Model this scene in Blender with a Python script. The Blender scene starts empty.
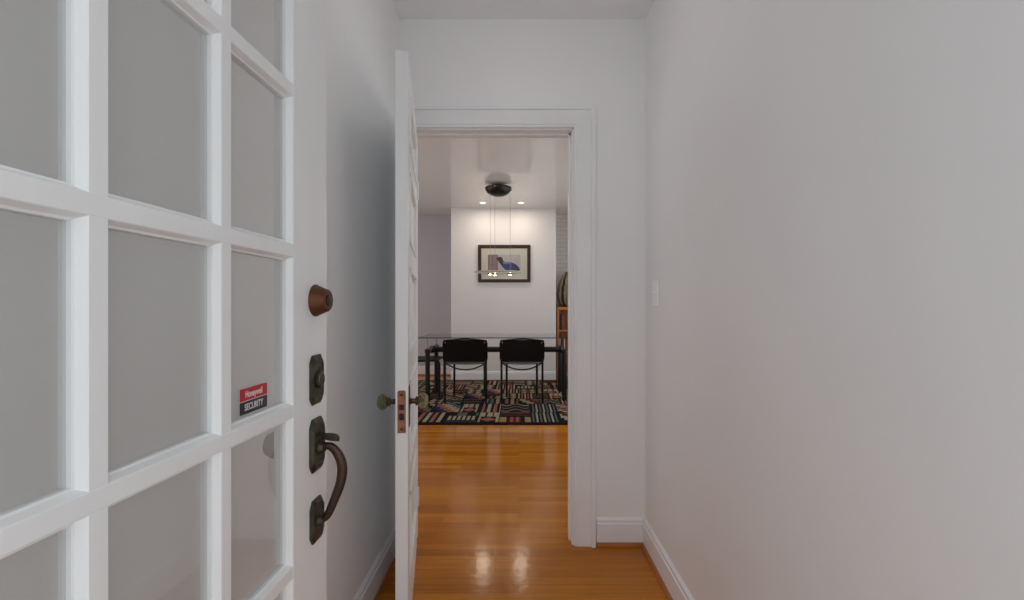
import bpy, bmesh, math, random
from mathutils import Vector, Matrix
random.seed(7)
D = bpy.data
SC = bpy.context.scene
COL = SC.collection
PI = math.pi

# ------------------------------------------------------------------ materials
def s2l(c):
    return tuple(((v/255)/12.92 if v/255 <= .04045 else (((v/255)+.055)/1.055)**2.4) for v in c)

def mat(name, rgb, rough=.5, metal=0., spec=.5, coat=0., noise=0., nscale=8., bump=0., bscale=60., stretch=(1,1,1), c2=None, emit=None, estr=0.):
    m = D.materials.new(name); m.use_nodes = True
    nt = m.node_tree; b = nt.nodes['Principled BSDF']
    col = (*s2l(rgb), 1)
    b.inputs['Base Color'].default_value = col
    b.inputs['Roughness'].default_value = rough
    b.inputs['Metallic'].default_value = metal
    b.inputs['Specular IOR Level'].default_value = spec
    b.inputs['Coat Weight'].default_value = coat
    b.inputs['Coat Roughness'].default_value = .12
    if emit:
        b.inputs['Emission Color'].default_value = (*emit, 1); b.inputs['Emission Strength'].default_value = estr
    tc = nt.nodes.new('ShaderNodeTexCoord'); mp = nt.nodes.new('ShaderNodeMapping')
    mp.inputs['Scale'].default_value = stretch
    nt.links.new(tc.outputs['Object'], mp.inputs['Vector'])
    if noise or c2:
        n = nt.nodes.new('ShaderNodeTexNoise'); n.inputs['Scale'].default_value = nscale; n.inputs['Detail'].default_value = 4
        nt.links.new(mp.outputs[0], n.inputs['Vector'])
        mx = nt.nodes.new('ShaderNodeMix'); mx.data_type = 'RGBA'
        mx.inputs['A'].default_value = col
        e = (*s2l(c2), 1) if c2 else tuple([v*(1-noise) for v in col[:3]])+(1,)
        mx.inputs['B'].default_value = e
        r = nt.nodes.new('ShaderNodeMapRange'); r.inputs['From Min'].default_value = .35; r.inputs['From Max'].default_value = .65
        nt.links.new(n.outputs['Fac'], r.inputs['Value']); nt.links.new(r.outputs[0], mx.inputs['Factor'])
        nt.links.new(mx.outputs['Result'], b.inputs['Base Color'])
    if bump:
        n2 = nt.nodes.new('ShaderNodeTexNoise'); n2.inputs['Scale'].default_value = bscale; n2.inputs['Detail'].default_value = 3
        nt.links.new(mp.outputs[0], n2.inputs['Vector'])
        bp = nt.nodes.new('ShaderNodeBump'); bp.inputs['Strength'].default_value = bump; bp.inputs['Distance'].default_value = .004
        nt.links.new(n2.outputs['Fac'], bp.inputs['Height']); nt.links.new(bp.outputs[0], b.inputs['Normal'])
    return m

def glass_mat(name, tint, rough=.0, ior=1.45, extra=0., film=0.):
    m = D.materials.new(name); m.use_nodes = True
    nt = m.node_tree; nt.nodes.clear()
    o = nt.nodes.new('ShaderNodeOutputMaterial'); mx = nt.nodes.new('ShaderNodeMixShader')
    t = nt.nodes.new('ShaderNodeBsdfTransparent'); t.inputs[0].default_value = (*tint, 1)
    g = nt.nodes.new('ShaderNodeBsdfGlossy'); g.inputs['Roughness'].default_value = rough
    f = nt.nodes.new('ShaderNodeFresnel'); f.inputs['IOR'].default_value = ior
    ma = nt.nodes.new('ShaderNodeMath'); ma.operation = 'ADD'; ma.inputs[1].default_value = extra; ma.use_clamp = True
    # the same facing reflectance on both faces of the thin sheet
    ge = nt.nodes.new('ShaderNodeNewGeometry'); mr = nt.nodes.new('ShaderNodeMapRange')
    mr.inputs['To Min'].default_value = ior; mr.inputs['To Max'].default_value = 1/ior
    nt.links.new(ge.outputs['Backfacing'], mr.inputs['Value']); nt.links.new(mr.outputs[0], f.inputs['IOR'])
    nt.links.new(f.outputs[0], ma.inputs[0]); nt.links.new(ma.outputs[0], mx.inputs[0])
    nt.links.new(t.outputs[0], mx.inputs[1]); nt.links.new(g.outputs[0], mx.inputs[2]); nt.links.new(mx.outputs[0], o.inputs[0])
    if film:      # pale diffuse film mixed in to brighten the panes
        df = nt.nodes.new('ShaderNodeBsdfDiffuse'); df.inputs[0].default_value = (.86,.86,.85,1)
        m2 = nt.nodes.new('ShaderNodeMixShader'); m2.inputs[0].default_value = film
        nt.links.new(t.outputs[0], m2.inputs[1]); nt.links.new(df.outputs[0], m2.inputs[2]); nt.links.new(m2.outputs[0], mx.inputs[1])
    return m

M = {}
M['wall'] = mat('hall_wall_paint', (241,242,243), .42, spec=.4, noise=.03, nscale=1.6, bump=.05, bscale=35)
M['ceil'] = mat('hall_ceiling_paint', (239,240,241), .55, spec=.3, bump=.08, bscale=50)
M['trim'] = mat('white_gloss_trim_paint', (240,241,243), .36, spec=.45, noise=.035, nscale=5, bump=.06, bscale=90)
M['door'] = mat('white_brushed_door_paint', (241,244,245), .4, spec=.45, noise=.04, nscale=7, bump=.12, bscale=70, stretch=(1,1,.25))
M['dwall'] = mat('dining_wall_paint', (232,229,227), .6, spec=.3, noise=.02, nscale=2)
M['rwall'] = mat('alcove_wall_shade_tone', (198,197,203), .6, spec=.3, noise=.03, nscale=2)  # recess shade put into the colour, darker than the other dining walls
M['dceil'] = mat('dining_ceiling_satin_paint', (230,226,222), .14, spec=.5, noise=.03, nscale=1.2, bump=.1, bscale=3)
M['bronze'] = mat('aged_dark_bronze', (60,60,52), .45, metal=.75, c2=(80,78,66), nscale=30, bump=.25, bscale=120)
M['bronze_brown'] = mat('worn_copper_bronze', (78,70,52), .5, metal=.55, c2=(96,56,34), nscale=14, bump=.2, bscale=100)
M['grip'] = mat('worn_grip_bronze', (58,50,44), .45, metal=.7, c2=(84,62,52), nscale=18, bump=.15, bscale=100)
M['copper'] = mat('copper_latch_plate', (158,106,80), .45, metal=.5, c2=(120,74,54), nscale=40)
M['darkhole'] = mat('dark_recess', (48,26,20), .7)
M['brass'] = mat('tarnished_brass', (112,100,72), .38, metal=.8, c2=(80,60,44), nscale=50)
M['black_tube'] = mat('black_powder_coated_tube', (14,15,16), .35, spec=.4)
M['leather'] = mat('black_leather', (7,7,9), .45, spec=.22, bump=.1, bscale=80)
M['table_tube'] = mat('charcoal_table_tube', (26,28,29), .4, spec=.4, noise=.15)
M['steel'] = mat('brushed_steel', (150,150,150), .3, metal=.9)
M['canopy'] = mat('dark_canopy_bronze', (46,46,40), .3, metal=.5, noise=.3, nscale=20)
M['frame_wood'] = mat('dark_mahogany_frame', (66,38,34), .4, noise=.3, nscale=14, stretch=(1,1,1))
M['cabinet'] = mat('orange_oak_cabinet', (206,126,56), .35, noise=.22, nscale=6, stretch=(12,12,1))
M['shoe'] = mat('orange_oak_shoe_molding', (178,108,46), .35, noise=.25, nscale=8)
M['mat_board'] = mat('cream_mat_board', (226,222,206), .7)
M['print_ground'] = mat('print_pale_ground', (206,198,196), .7, noise=.06)
M['print_mauve'] = mat('print_mauve_block', (150,122,120), .7, noise=.15, nscale=30)
M['print_blue'] = mat('print_blue', (52,76,136), .7, c2=(40,52,96), nscale=18)
M['print_dark'] = mat('print_dark_plum', (62,44,62), .7, c2=(86,52,60), nscale=20)
M['print_lblue'] = mat('print_pale_blue', (110,136,176), .7)
M['plastic'] = mat('switch_plastic', (250,251,251), .3)
M['porch'] = mat('porch_concrete', (206,206,204), .8, noise=.15, bump=.2)
M['red'] = mat('sticker_red', (190,24,38), .4)
M['stk_black'] = mat('sticker_black', (30,34,38), .4)
M['stk_white'] = mat('sticker_white', (225,220,222), .4)
M['glass'] = glass_mat(film=.2, name='clear_door_glass', tint=(.95,.955,.95), rough=.03, ior=1.5, extra=.03)
M['tglass'] = glass_mat('table_glass', (.995,1,.995), .02, 1.5)
M['edge_glass'] = mat('dark_polished_glass_edge', (42,50,50), .15)
M['wglass'] = glass_mat('window_glass', (.97,.97,.97), .0, 1.45)
M['pglass'] = mat('frosted_green_glass_disc', (240,248,222), .15, spec=.6)
M['pglass'].node_tree.nodes['Principled BSDF'].inputs['Transmission Weight'].default_value = .2
M['knobglass'] = mat('green_tinted_knob_glass', (160,160,118), .06, spec=.8)
M['knobglass'].node_tree.nodes['Principled BSDF'].inputs['Transmission Weight'].default_value = .8
M['lamp'] = mat('lit_downlight_lens', (255,240,220), .5, emit=(1,.88,.72), estr=2.5)
M['bulb'] = mat('lit_halogen_bulb', (255,240,200), .5, emit=(1,.84,.52), estr=22)
M['maroon'] = mat('maroon_book_cloth', (84,34,34), .7)
M['greybook'] = mat('grey_book_cloth', (120,114,108), .7)

# striped vase
def vase_mat():
    m = mat('striped_glazed_vase', (150,140,110), .35)
    nt = m.node_tree; b = nt.nodes['Principled BSDF']
    tc = nt.nodes.new('ShaderNodeTexCoord'); sp = nt.nodes.new('ShaderNodeSeparateXYZ')
    nt.links.new(tc.outputs['Object'], sp.inputs[0])
    at = nt.nodes.new('ShaderNodeMath'); at.operation = 'ARCTAN2'
    nt.links.new(sp.outputs['Y'], at.inputs[0]); nt.links.new(sp.outputs['X'], at.inputs[1])
    mu = nt.nodes.new('ShaderNodeMath'); mu.operation = 'MULTIPLY'; mu.inputs[1].default_value = 7/(2*PI)
    nt.links.new(at.outputs[0], mu.inputs[0])
    n = nt.nodes.new('ShaderNodeTexNoise'); n.inputs['Scale'].default_value = 12
    nt.links.new(tc.outputs['Object'], n.inputs['Vector'])
    ad = nt.nodes.new('ShaderNodeMath'); ad.operation = 'MULTIPLY_ADD'; ad.inputs[1].default_value = .35
    nt.links.new(n.outputs['Fac'], ad.inputs[0]); nt.links.new(mu.outputs[0], ad.inputs[2])
    fr = nt.nodes.new('ShaderNodeMath'); fr.operation = 'FRACT'; nt.links.new(ad.outputs[0], fr.inputs[0])
    cr = nt.nodes.new('ShaderNodeValToRGB'); cr.color_ramp.interpolation = 'CONSTANT'
    e = cr.color_ramp.elements
    e[0].position = 0; e[0].color = (*s2l((112,112,86)), 1)
    e[1].position = .3; e[1].color = (*s2l((176,164,140)), 1)
    for p, c in ((.55,(70,28,26)), (.72,(26,24,24)), (.86,(140,132,104))):
        q = e.new(p); q.color = (*s2l(c), 1)
    nt.links.new(fr.outputs[0], cr.inputs[0]); nt.links.new(cr.outputs[0], b.inputs['Base Color'])
    return m
M['vase'] = vase_mat()

def floor_mat():
    m = mat('orange_oak_strip_floor', (178,104,40), .2)
    nt = m.node_tree; b = nt.nodes['Principled BSDF']
    tc = nt.nodes.new('ShaderNodeTexCoord')
    br = nt.nodes.new('ShaderNodeTexBrick')
    br.inputs['Scale'].default_value = 1; br.inputs['Brick Width'].default_value = 1.15; br.inputs['Row Height'].default_value = .057
    br.inputs['Mortar Size'].default_value = .0009; br.inputs['Mortar Smooth'].default_value = .2; br.inputs['Bias'].default_value = 0
    br.offset = .37; br.offset_frequency = 3; br.squash = 1
    br.inputs['Color1'].default_value = (0,0,0,1); br.inputs['Color2'].default_value = (1,1,1,1); br.inputs['Mortar'].default_value = (.5,.5,.5,1)
    nt.links.new(tc.outputs['Object'], br.inputs['Vector'])
    cr = nt.nodes.new('ShaderNodeValToRGB')
    e = cr.color_ramp.elements
    e[0].color = (*s2l((174,102,16)), 1); e[1].color = (*s2l((208,132,36)), 1); e[1].position = 1
    q = e.new(.5); q.color = (*s2l((192,116,24)), 1)
    nt.links.new(br.outputs['Color'], cr.inputs[0])
    # grain
    mp = nt.nodes.new('ShaderNodeMapping'); mp.inputs['Scale'].default_value = (1.2, 30, 1)
    nt.links.new(tc.outputs['Object'], mp.inputs['Vector'])
    n = nt.nodes.new('ShaderNodeTexNoise'); n.inputs['Scale'].default_value = 2.2; n.inputs['Detail'].default_value = 6; n.inputs['Roughness'].default_value = .65
    nt.links.new(mp.outputs[0], n.inputs['Vector'])
    r = nt.nodes.new('ShaderNodeMapRange'); r.inputs['From Min'].default_value = .3; r.inputs['From Max'].default_value = .7
    r.inputs['To Min'].default_value = .74; r.inputs['To Max'].default_value = 1.12
    nt.links.new(n.outputs['Fac'], r.inputs['Value'])
    mx = nt.nodes.new('ShaderNodeMix'); mx.data_type = 'RGBA'; mx.blend_type = 'MULTIPLY'; mx.inputs['Factor'].default_value = 1
    nt.links.new(cr.outputs[0], mx.inputs['A']); nt.links.new(r.outputs[0], mx.inputs['B'])
    # joints
    mo = nt.nodes.new('ShaderNodeMix'); mo.data_type = 'RGBA'
    mo.inputs['B'].default_value = (*s2l((104,52,16)), 1)
    nt.links.new(mx.outputs['Result'], mo.inputs['A'])
    ml = nt.nodes.new('ShaderNodeMath'); ml.operation = 'MULTIPLY'; ml.inputs[1].default_value = .6
    nt.links.new(br.outputs['Fac'], ml.inputs[0]); nt.links.new(ml.outputs[0], mo.inputs['Factor'])
    nt.links.new(mo.outputs['Result'], b.inputs['Base Color'])
    # soft waviness of the varnish
    n2 = nt.nodes.new('ShaderNodeTexNoise'); n2.inputs['Scale'].default_value = 22; n2.inputs['Detail'].default_value = 2
    nt.links.new(tc.outputs['Object'], n2.inputs['Vector'])
    bp = nt.nodes.new('ShaderNodeBump'); bp.inputs['Strength'].default_value = .25; bp.inputs['Distance'].default_value = .0022
    nt.links.new(n2.outputs['Fac'], bp.inputs['Height']); nt.links.new(bp.outputs[0], b.inputs['Normal'])
    b.inputs['Specular Tint'].default_value = (1,.86,.62,1); b.inputs['Roughness'].default_value = .15; b.inputs['Specular IOR Level'].default_value = .3
    return m
M['floor'] = floor_mat()

def brick_mat():
    m = mat('white_painted_brick', (206,204,202), .6)
    nt = m.node_tree; b = nt.nodes['Principled BSDF']
    tc = nt.nodes.new('ShaderNodeTexCoord'); mp = nt.nodes.new('ShaderNodeMapping'); mp.inputs['Rotation'].default_value = (PI/2,0,0)
    nt.links.new(tc.outputs['Object'], mp.inputs['Vector'])
    br = nt.nodes.new('ShaderNodeTexBrick'); br.inputs['Scale'].default_value = 1; br.inputs['Brick Width'].default_value = .2
    br.inputs['Row Height'].default_value = .07; br.inputs['Mortar Size'].default_value = .006
    br.inputs['Color1'].default_value = (*s2l((242,242,241)),1); br.inputs['Color2'].default_value = (*s2l((238,238,237)),1); br.inputs['Mortar'].default_value = (*s2l((222,221,220)),1)
    nt.links.new(mp.outputs[0], br.inputs['Vector']); nt.links.new(br.outputs['Color'], b.inputs['Base Color'])
    return m
M['brick'] = brick_mat()

# ------------------------------------------------------------------ mesh helpers
class MB:
    def __init__(s): s.bm = bmesh.new(); s.mats = []
    def mi(s, m):
        if m not in s.mats: s.mats.append(m)
        return s.mats.index(m)
    def box(s, x0, x1, y0, y1, z0, z1, bev=0., m=None, seg=2):
        r = bmesh.ops.create_cube(s.bm, size=1)
        vs = r['verts']
        for v in vs:
            v.co = Vector(((x0+x1)/2+v.co.x*(x1-x0), (y0+y1)/2+v.co.y*(y1-y0), (z0+z1)/2+v.co.z*(z1-z0)))
        fs = list({f for v in vs for f in v.link_faces})
        if m is not None:
            for f in fs: f.material_index = m
        if bev > 0:
            es = list({e for v in vs for e in v.link_edges})
            bmesh.ops.bevel(s.bm, geom=es, offset=bev, segments=seg, profile=.5, affect='EDGES')
        return s
    def prism(s, pts, axis, a0, a1, m=0):
        """pts: 2-D polygon; axis: 'x','y','z' the extrusion axis; other two in order (x:(y,z), y:(x,z), z:(x,y))"""
        def P(p, a):
            return {'x': (a,p[0],p[1]), 'y': (p[0],a,p[1]), 'z': (p[0],p[1],a)}[axis]
        v0 = [s.bm.verts.new(P(p,a0)) for p in pts]; v1 = [s.bm.verts.new(P(p,a1)) for p in pts]
        n = len(pts); fs = [s.bm.faces.new(v0), s.bm.faces.new(v1[::-1])]
        for i in range(n): fs.append(s.bm.faces.new((v0[i], v1[i], v1[(i+1)%n], v0[(i+1)%n])))
        for f in fs: f.material_index = m
        return s
    def tube(s, pts, r, n=12, rx=None, caps=True):
        """pts list of Vector; r number or list"""
        pts = [Vector(p) for p in pts]
        rs = r if isinstance(r, (list, tuple)) else [r]*len(pts)
        t0 = (pts[1]-pts[0]).normalized()
        up = Vector((0,0,1)) if abs(t0.z) < .9 else Vector((1,0,0))
        u = t0.cross(up).normalized(); rings = []
        for i, p in enumerate(pts):
            if i == 0: t = t0
            elif i == len(pts)-1: t = (pts[i]-pts[i-1]).normalized()
            else: t = ((pts[i+1]-pts[i]).normalized()+(pts[i]-pts[i-1]).normalized()).normalized()
            u = (u-t*u.dot(t)).normalized(); w = t.cross(u)
            rings.append([s.bm.verts.new(p+(u*math.cos(2*PI*k/n)+w*math.sin(2*PI*k/n)*(rx or 1))*rs[i]) for k in range(n)])
        for a, b in zip(rings, rings[1:]):
            for k in range(n): s.bm.faces.new((a[k], a[(k+1)%n], b[(k+1)%n], b[k]))
        if caps:
            s.bm.faces.new(rings[0][::-1]); s.bm.faces.new(rings[-1])
        return s
    def lathe(s, prof, n=32, axis='z', org=(0,0,0), flat=None, sy=1.):
        """prof: list of (r, h) revolved about axis through org"""
        org = Vector(org); rings = []
        for r, h in prof:
            ring = []
            for k in range(n):
                a = 2*PI*k/n; c, d = r*math.cos(a), r*math.sin(a)*sy
                v = {'z': (c,d,h), 'x': (h,c,d), 'y': (c,h,d)}[axis]
                ring.append(s.bm.verts.new(org+Vector(v)))
            rings.append(ring)
        for a, b in zip(rings, rings[1:]):
            for k in range(n): s.bm.faces.new((a[k], a[(k+1)%n], b[(k+1)%n], b[k]))
        s.bm.faces.new(rings[0][::-1]); s.bm.faces.new(rings[-1])
        return s
    def build(s, name, m, parent=None, smooth=False, loc=None):
        bmesh.ops.recalc_face_normals(s.bm, faces=s.bm.faces)
        me = D.meshes.new(name); s.bm.to_mesh(me); s.bm.free()
        ms = m if isinstance(m, (list, tuple)) else [m]
        for k in ms: me.materials.append(M[k] if isinstance(k, str) else k)
        o = D.objects.new(name, me); COL.objects.link(o)
        if smooth:
            me.polygons.foreach_set('use_smooth', [True]*len(me.polygons))
            me.set_sharp_from_angle(angle=math.radians(38))
        if parent: o.parent = parent
        if loc: o.location = loc
        return o

def tag(o, label, cat, group=None, kind=None):
    o['label'] = label; o['category'] = cat
    if group: o['group'] = group
    if kind: o['kind'] = kind
    return o
def thing(name, label, cat, loc=(0,0,0), rz=0., group=None, kind=None):
    o = D.objects.new(name, None); COL.objects.link(o)
    o.location = loc; o.rotation_euler = (0,0,rz); o.empty_display_size = .1
    return tag(o, label, cat, group, kind)
def crom(pts, k=8):
    pts = [Vector(p) for p in pts]; out = []
    P = [2*pts[0]-pts[1]]+pts+[2*pts[-1]-pts[-2]]
    for i in range(1, len(P)-2):
        a, b, c, d = P[i-1:i+3]
        for j in range(k):
            t = j/k
            out.append(.5*((2*b)+(c-a)*t+(2*a-5*b+4*c-d)*t*t+(3*b-a-3*c+d)*t**3))
    out.append(pts[-1]); return out
def copy_tree(o, parent=None):
    c = o.copy(); COL.objects.link(c); c.parent = parent
    for ch in list(o.children): copy_tree(ch, c)
    return c

# ------------------------------------------------------------------ dimensions
CAM_H = 1.19
XL, XR = -.595, .628            # hall walls
YF0, YF1 = -.12, .05            # front wall
YB0, YB1 = 2.33, 2.43           # wall with the inner doorway
HC = 2.61                       # hall ceiling
DC = 2.716                      # dining ceiling
DX0, DX1 = -3.3, 1.35
YW, YR = 7.38, 7.95             # projecting wall, alcove wall
OX0, OX1, OH = -.536, .268, 2.065   # rough opening
S = 'structure'

# ------------------------------------------------------------------ shell
tag(MB().box(DX0-.1, DX1+.1, YF0, YR+.1, -.08, 0).build('floor', 'floor'), 'glossy orange oak strip floor running through hall and dining room', 'floor', kind=S)
tag(MB().box(-2.2, 2.2, -2.2, YF0, -.12, -.02).build('porch_floor', 'porch'), 'grey concrete porch outside the front doorway', 'porch', kind=S)
tag(MB().box(XL-.12, XR+.12, YF0, YB0, HC, HC+.15).build('ceiling', 'ceil'), 'pale grey hall ceiling', 'ceiling', kind=S)
tag(MB().box(DX0-.1, DX1+.1, YB0, YR+.1, DC, DC+.15).build('ceiling_dining', 'dceil'), 'satin warm white dining room ceiling', 'ceiling', kind=S)
tag(MB().box(XL-.12, XL, YF1, YB0, 0, HC).build('wall_left', 'wall'), 'pale grey hall wall behind the open doors', 'wall', kind=S)
tag(MB().box(XR, XR+.12, YF1, YB0, 0, HC).build('wall_right', 'wall'), 'long blank pale grey hall wall with light switch', 'wall', kind=S)
w = MB(); w.box(XL-.12, -.47, YF0, YF1, 0, HC).box(.47, XR+.12, YF0, YF1, 0, HC).box(-.47, .47, YF0, YF1, 2.07, HC)
tag(w.build('wall_front', 'wall'), 'hall wall around the front doorway', 'wall', kind=S)
w = MB(); w.box(DX0, OX0, YB0, YB1, 0, DC).box(OX1, DX1, YB0, YB1, 0, DC).box(OX0, OX1, YB0, YB1, OH, DC)
tag(w.build('wall_back', 'wall'), 'pale grey wall around the cased inner doorway', 'wall', kind=S)
# dining room
WY0, WY1, WZ0, WZ1 = 3.0, 6.9, .45, 2.5
w = MB(); w.box(DX0-.1, DX0, YB0, WY0, 0, DC).box(DX0-.1, DX0, WY1, YR+.1, 0, DC).box(DX0-.1, DX0, WY0, WY1, 0, WZ0).box(DX0-.1, DX0, WY0, WY1, WZ1, DC)
tag(w.build('wall_dining_left', 'dwall'), 'dining room side wall with added window', 'wall', kind=S)
w = MB(); w.box(DX1, DX1+.1, YB0, WY0, 0, DC).box(DX1, DX1+.1, WY1, YR+.1, 0, DC).box(DX1, DX1+.1, WY0, WY1, 0, WZ0).box(DX1, DX1+.1, WY0, WY1, WZ1, DC)
tag(w.build('wall_dining_right', 'dwall'), 'dining room right side wall', 'wall', kind=S)
BX0, BX1 = -1.07, .582
tag(MB().box(BX0, BX1, YW, YR, 0, DC).build('wall_dining_far', 'dwall'), 'warm white projecting wall that carries the framed print', 'wall', kind=S)
tag(MB().box(DX0, BX0, YR, YR+.1, 0, DC).build('wall_alcove_left', 'rwall'), 'alcove wall left of the projecting wall, recess shade in its mauve grey', 'wall', kind=S)
tag(MB().box(BX1, DX1, YR, YR+.1, 0, DC).build('wall_alcove_right', 'brick'), 'white brick alcove wall right of the projecting wall', 'wall', kind=S)

def base_prof(t=.016, h=.134, z0=0.):
    # (offset from the wall, height)
    return [(0,z0), (t,z0), (t,h-.026), (t*.72,h-.022), (t*.72,h-.008), (t*.3,h-.002), (t*.25,h), (0,h)]
def shoe_prof():
    return [(0,0)]+[(.016+.012*math.cos(a), .019*math.sin(a)) for a in (0, .4, .8, 1.2, PI/2)]+[(0,.019)]
def baseboard(name, wall, p0, p1, label, h=.134, m='trim'):
    """wall: 'L','R' run along y with wall at x ; 'B' along x with wall facing -y at y"""
    side, c = wall
    mb = MB(); f = (lambda p: (c+p[0], p[1])) if side == 'L' else (lambda p: (c-p[0], p[1]))
    ax = 'x' if side == 'B' else 'y'
    mb.prism([f(p) for p in base_prof(h=h, z0=.0)], ax, p0, p1)
    b = tag(mb.build(name, m), label, 'baseboard', kind=S)
    mb = MB(); pr = shoe_prof(); mb.prism([f(p) for p in pr], ax, p0, p1)
    mb.build('shoe_molding', 'shoe', b)['label'] = 'orange oak quarter round shoe molding'
    return b
baseboard('baseboard_left', ('L', XL), YF1, YB0-.001, 'white moulded baseboard along the left hall wall')
baseboard('baseboard_right', ('R', XR), YF1, YB0-.001, 'white moulded baseboard along the right hall wall')
baseboard('baseboard_back', ('B', YB0), .384, XR-.017, 'short white baseboard between door casing and right wall')
baseboard('baseboard_far', ('B', YW), BX0, BX1, 'white baseboard under the framed print', h=.145)
baseboard('baseboard_alcove', ('B', YR), DX0, BX0-.001, 'white baseboard in the left alcove', h=.16)

# casing of the inner doorway: profile across its width, mitred
def casing():
    mb = MB()
    xi0, xi1, zi = OX0-.002, OX1+.003, OH+.002
    prof = [(0,0), (0,.011), (.004,.015), (.012,.015), (.016,.019), (.084,.021), (.086,.030), (.104,.030), (.108,.024), (.108,0)]
    # right leg + head, mitred at the right; the left leg is trimmed by the hall wall
    def P(corner, o, d):
        cx, cz, sx = corner[:3]
        if corner[3] == 'foot': return (cx+sx*o, YB0-d, 0)
        return (cx+sx*o, YB0-d, cz+o)
    lim = abs(XL - xi0)-.001
    stations = [(xi0,0,-1,'foot'), (xi0,zi,-1,'c'), (xi1,zi,1,'c'), (xi1,0,1,'foot')]
    rings = []
    for st in stations:
        ring = []
        for o, d in prof:
            x, y, z = P(st, o, d)
            if st[2] < 0: x = max(x, XL+.001)
            ring.append(mb.bm.verts.new((x,y,z)))
        rings.append(ring)
    n = len(prof)
    for a, b in zip(rings, rings[1:]):
        for k in range(n):
            try: mb.bm.faces.new((a[k], a[(k+1)%n], b[(k+1)%n], b[k]))
            except ValueError: pass
    mb.bm.faces.new(rings[0]); mb.bm.faces.new(rings[-1][::-1])
    return tag(mb.build('trim_1', 'trim'), 'white moulded casing around the inner doorway', 'door casing', kind=S)
casing()
# plinth block edge, jamb and stops
mb = MB()
mb.box(OX0, OX0+.006, YB0-.004, YB1+.004, 0, OH, .001).box(OX1-.006, OX1, YB0-.004, YB1+.004, 0, OH, .001).box(OX0, OX1, YB0-.004, YB1+.004, OH-.006, OH, .001)
mb.box(OX0+.006, OX0+.016, YB0+.042, YB0+.082, 0, OH-.006, .0015).box(OX1-.017, OX1-.006, YB0+.042, YB0+.082, 0, OH-.006, .0015).box(OX0, OX1-.006, YB0+.042, YB0+.082, OH-.017, OH-.006, .0015)
tag(mb.build('trim_2', 'trim'), 'white jamb and stops lining the inner doorway', 'door jamb', kind=S)
mb = MB()
mb.box(-.49, -.47+.02, YF0-.01, YF1+.004, 0, 2.07, .002).box(.45, .49, YF0-.01, YF1+.004, 0, 2.07, .002).box(-.47, .47, YF0-.01, YF1+.004, 2.05, 2.09, .002)
tag(mb.build('trim_3', 'trim'), 'white jamb of the front doorway', 'door jamb', kind=S)
# unseen windows added to let more daylight into the dining room
for wname, a, wlab in (('added_window_1', DX0-.06, 'unseen window added in the left dining room wall for daylight'), ('added_window_2', DX1+.01, 'unseen window added in the right dining room wall for daylight')):
  wn = thing(wname, wlab, 'window', kind=S)
  mb = MB()
  for (y0,y1,z0,z1) in ((WY0,WY0+.06,WZ0,WZ1),(WY1-.06,WY1,WZ0,WZ1),(WY0,WY1,WZ0,WZ0+.06),(WY0,WY1,WZ1-.06,WZ1),((WY0+WY1)/2-.03,(WY0+WY1)/2+.03,WZ0,WZ1)):
    mb.box(a, a+.05, y0, y1, z0, z1, .003)
  mb.build('window_frame', 'trim', wn)
  MB().box(a+.02, a+.026, WY0+.03, WY1-.03, WZ0+.03, WZ1-.03).build('window_pane', 'wglass', wn)

# ------------------------------------------------------------------ front door (door_1)
# local frame: x = outward normal (towards the hall), y = along the door from hinge to lock edge, z up
ang = math.atan(.0192)
YD0 = .110
d1 = thing('door_1', 'white fifteen light glazed front door standing open at the left', 'door', (-.4478+.0192*YD0, YD0, 0), -ang, kind=S)
def L(y): return (y-YD0)*math.sqrt(1+.0192**2)
FR, BK = .0145, -.021
edges = [(.289,.4555), (.4895,.656), (.690,.857)]      # glass, world y
rows = [1.29+.296*k for k in range(-3, 3)]               # muntin / rail centres
HM = .0182
y_c = [L(edges[0][0])-HM]+[L(e[1])+HM for e in edges]
yH, yE = 0., L(1.0075)
zT, zB = 2.03, .012
mb = MB()
mb.box(BK, FR+.0008, yH, y_c[0]+.010, zB, zT).box(BK, FR+.0008, y_c[3]-.010, yE, zB, zT)
mb.box(BK, FR+.0008, y_c[0]+.010, y_c[3]-.010, rows[-1]-.010, zT).box(BK, FR+.0008, y_c[0]+.010, y_c[3]-.010, zB, rows[0]+.010)
mb.build('door_frame', 'door', d1)
MP = [(.0,-HM), (.004,-HM), (.0048,-.0155), (.0135,-.0118), (FR,-.0105), (FR,.0105), (.0135,.0118), (.0048,.0155), (.004,HM), (.0,HM),
      (-.006,HM), (-.009,HM), (-.010,.0155), (-.016,.0105), (-.016,-.0105), (-.010,-.0155), (-.009,-HM), (-.006,-HM)]
mb = MB()
for i, c in enumerate(y_c): mb.prism([(p[0], c+p[1]) for p in MP], 'z', rows[0], rows[-1])
for c in rows: mb.prism([(p[0]*1.03, c+p[1]) for p in MP], 'y', y_c[0], y_c[3])
mb.build('muntin_grid', 'door', d1)
mb = MB()
for k in range(3):
    for r in range(5):
        mb.box(-.005, -.001, y_c[k]+.010, y_c[k+1]-.010, rows[r]+.010, rows[r+1]-.010)
mb.build('glass_pane', 'glass', d1)
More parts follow.
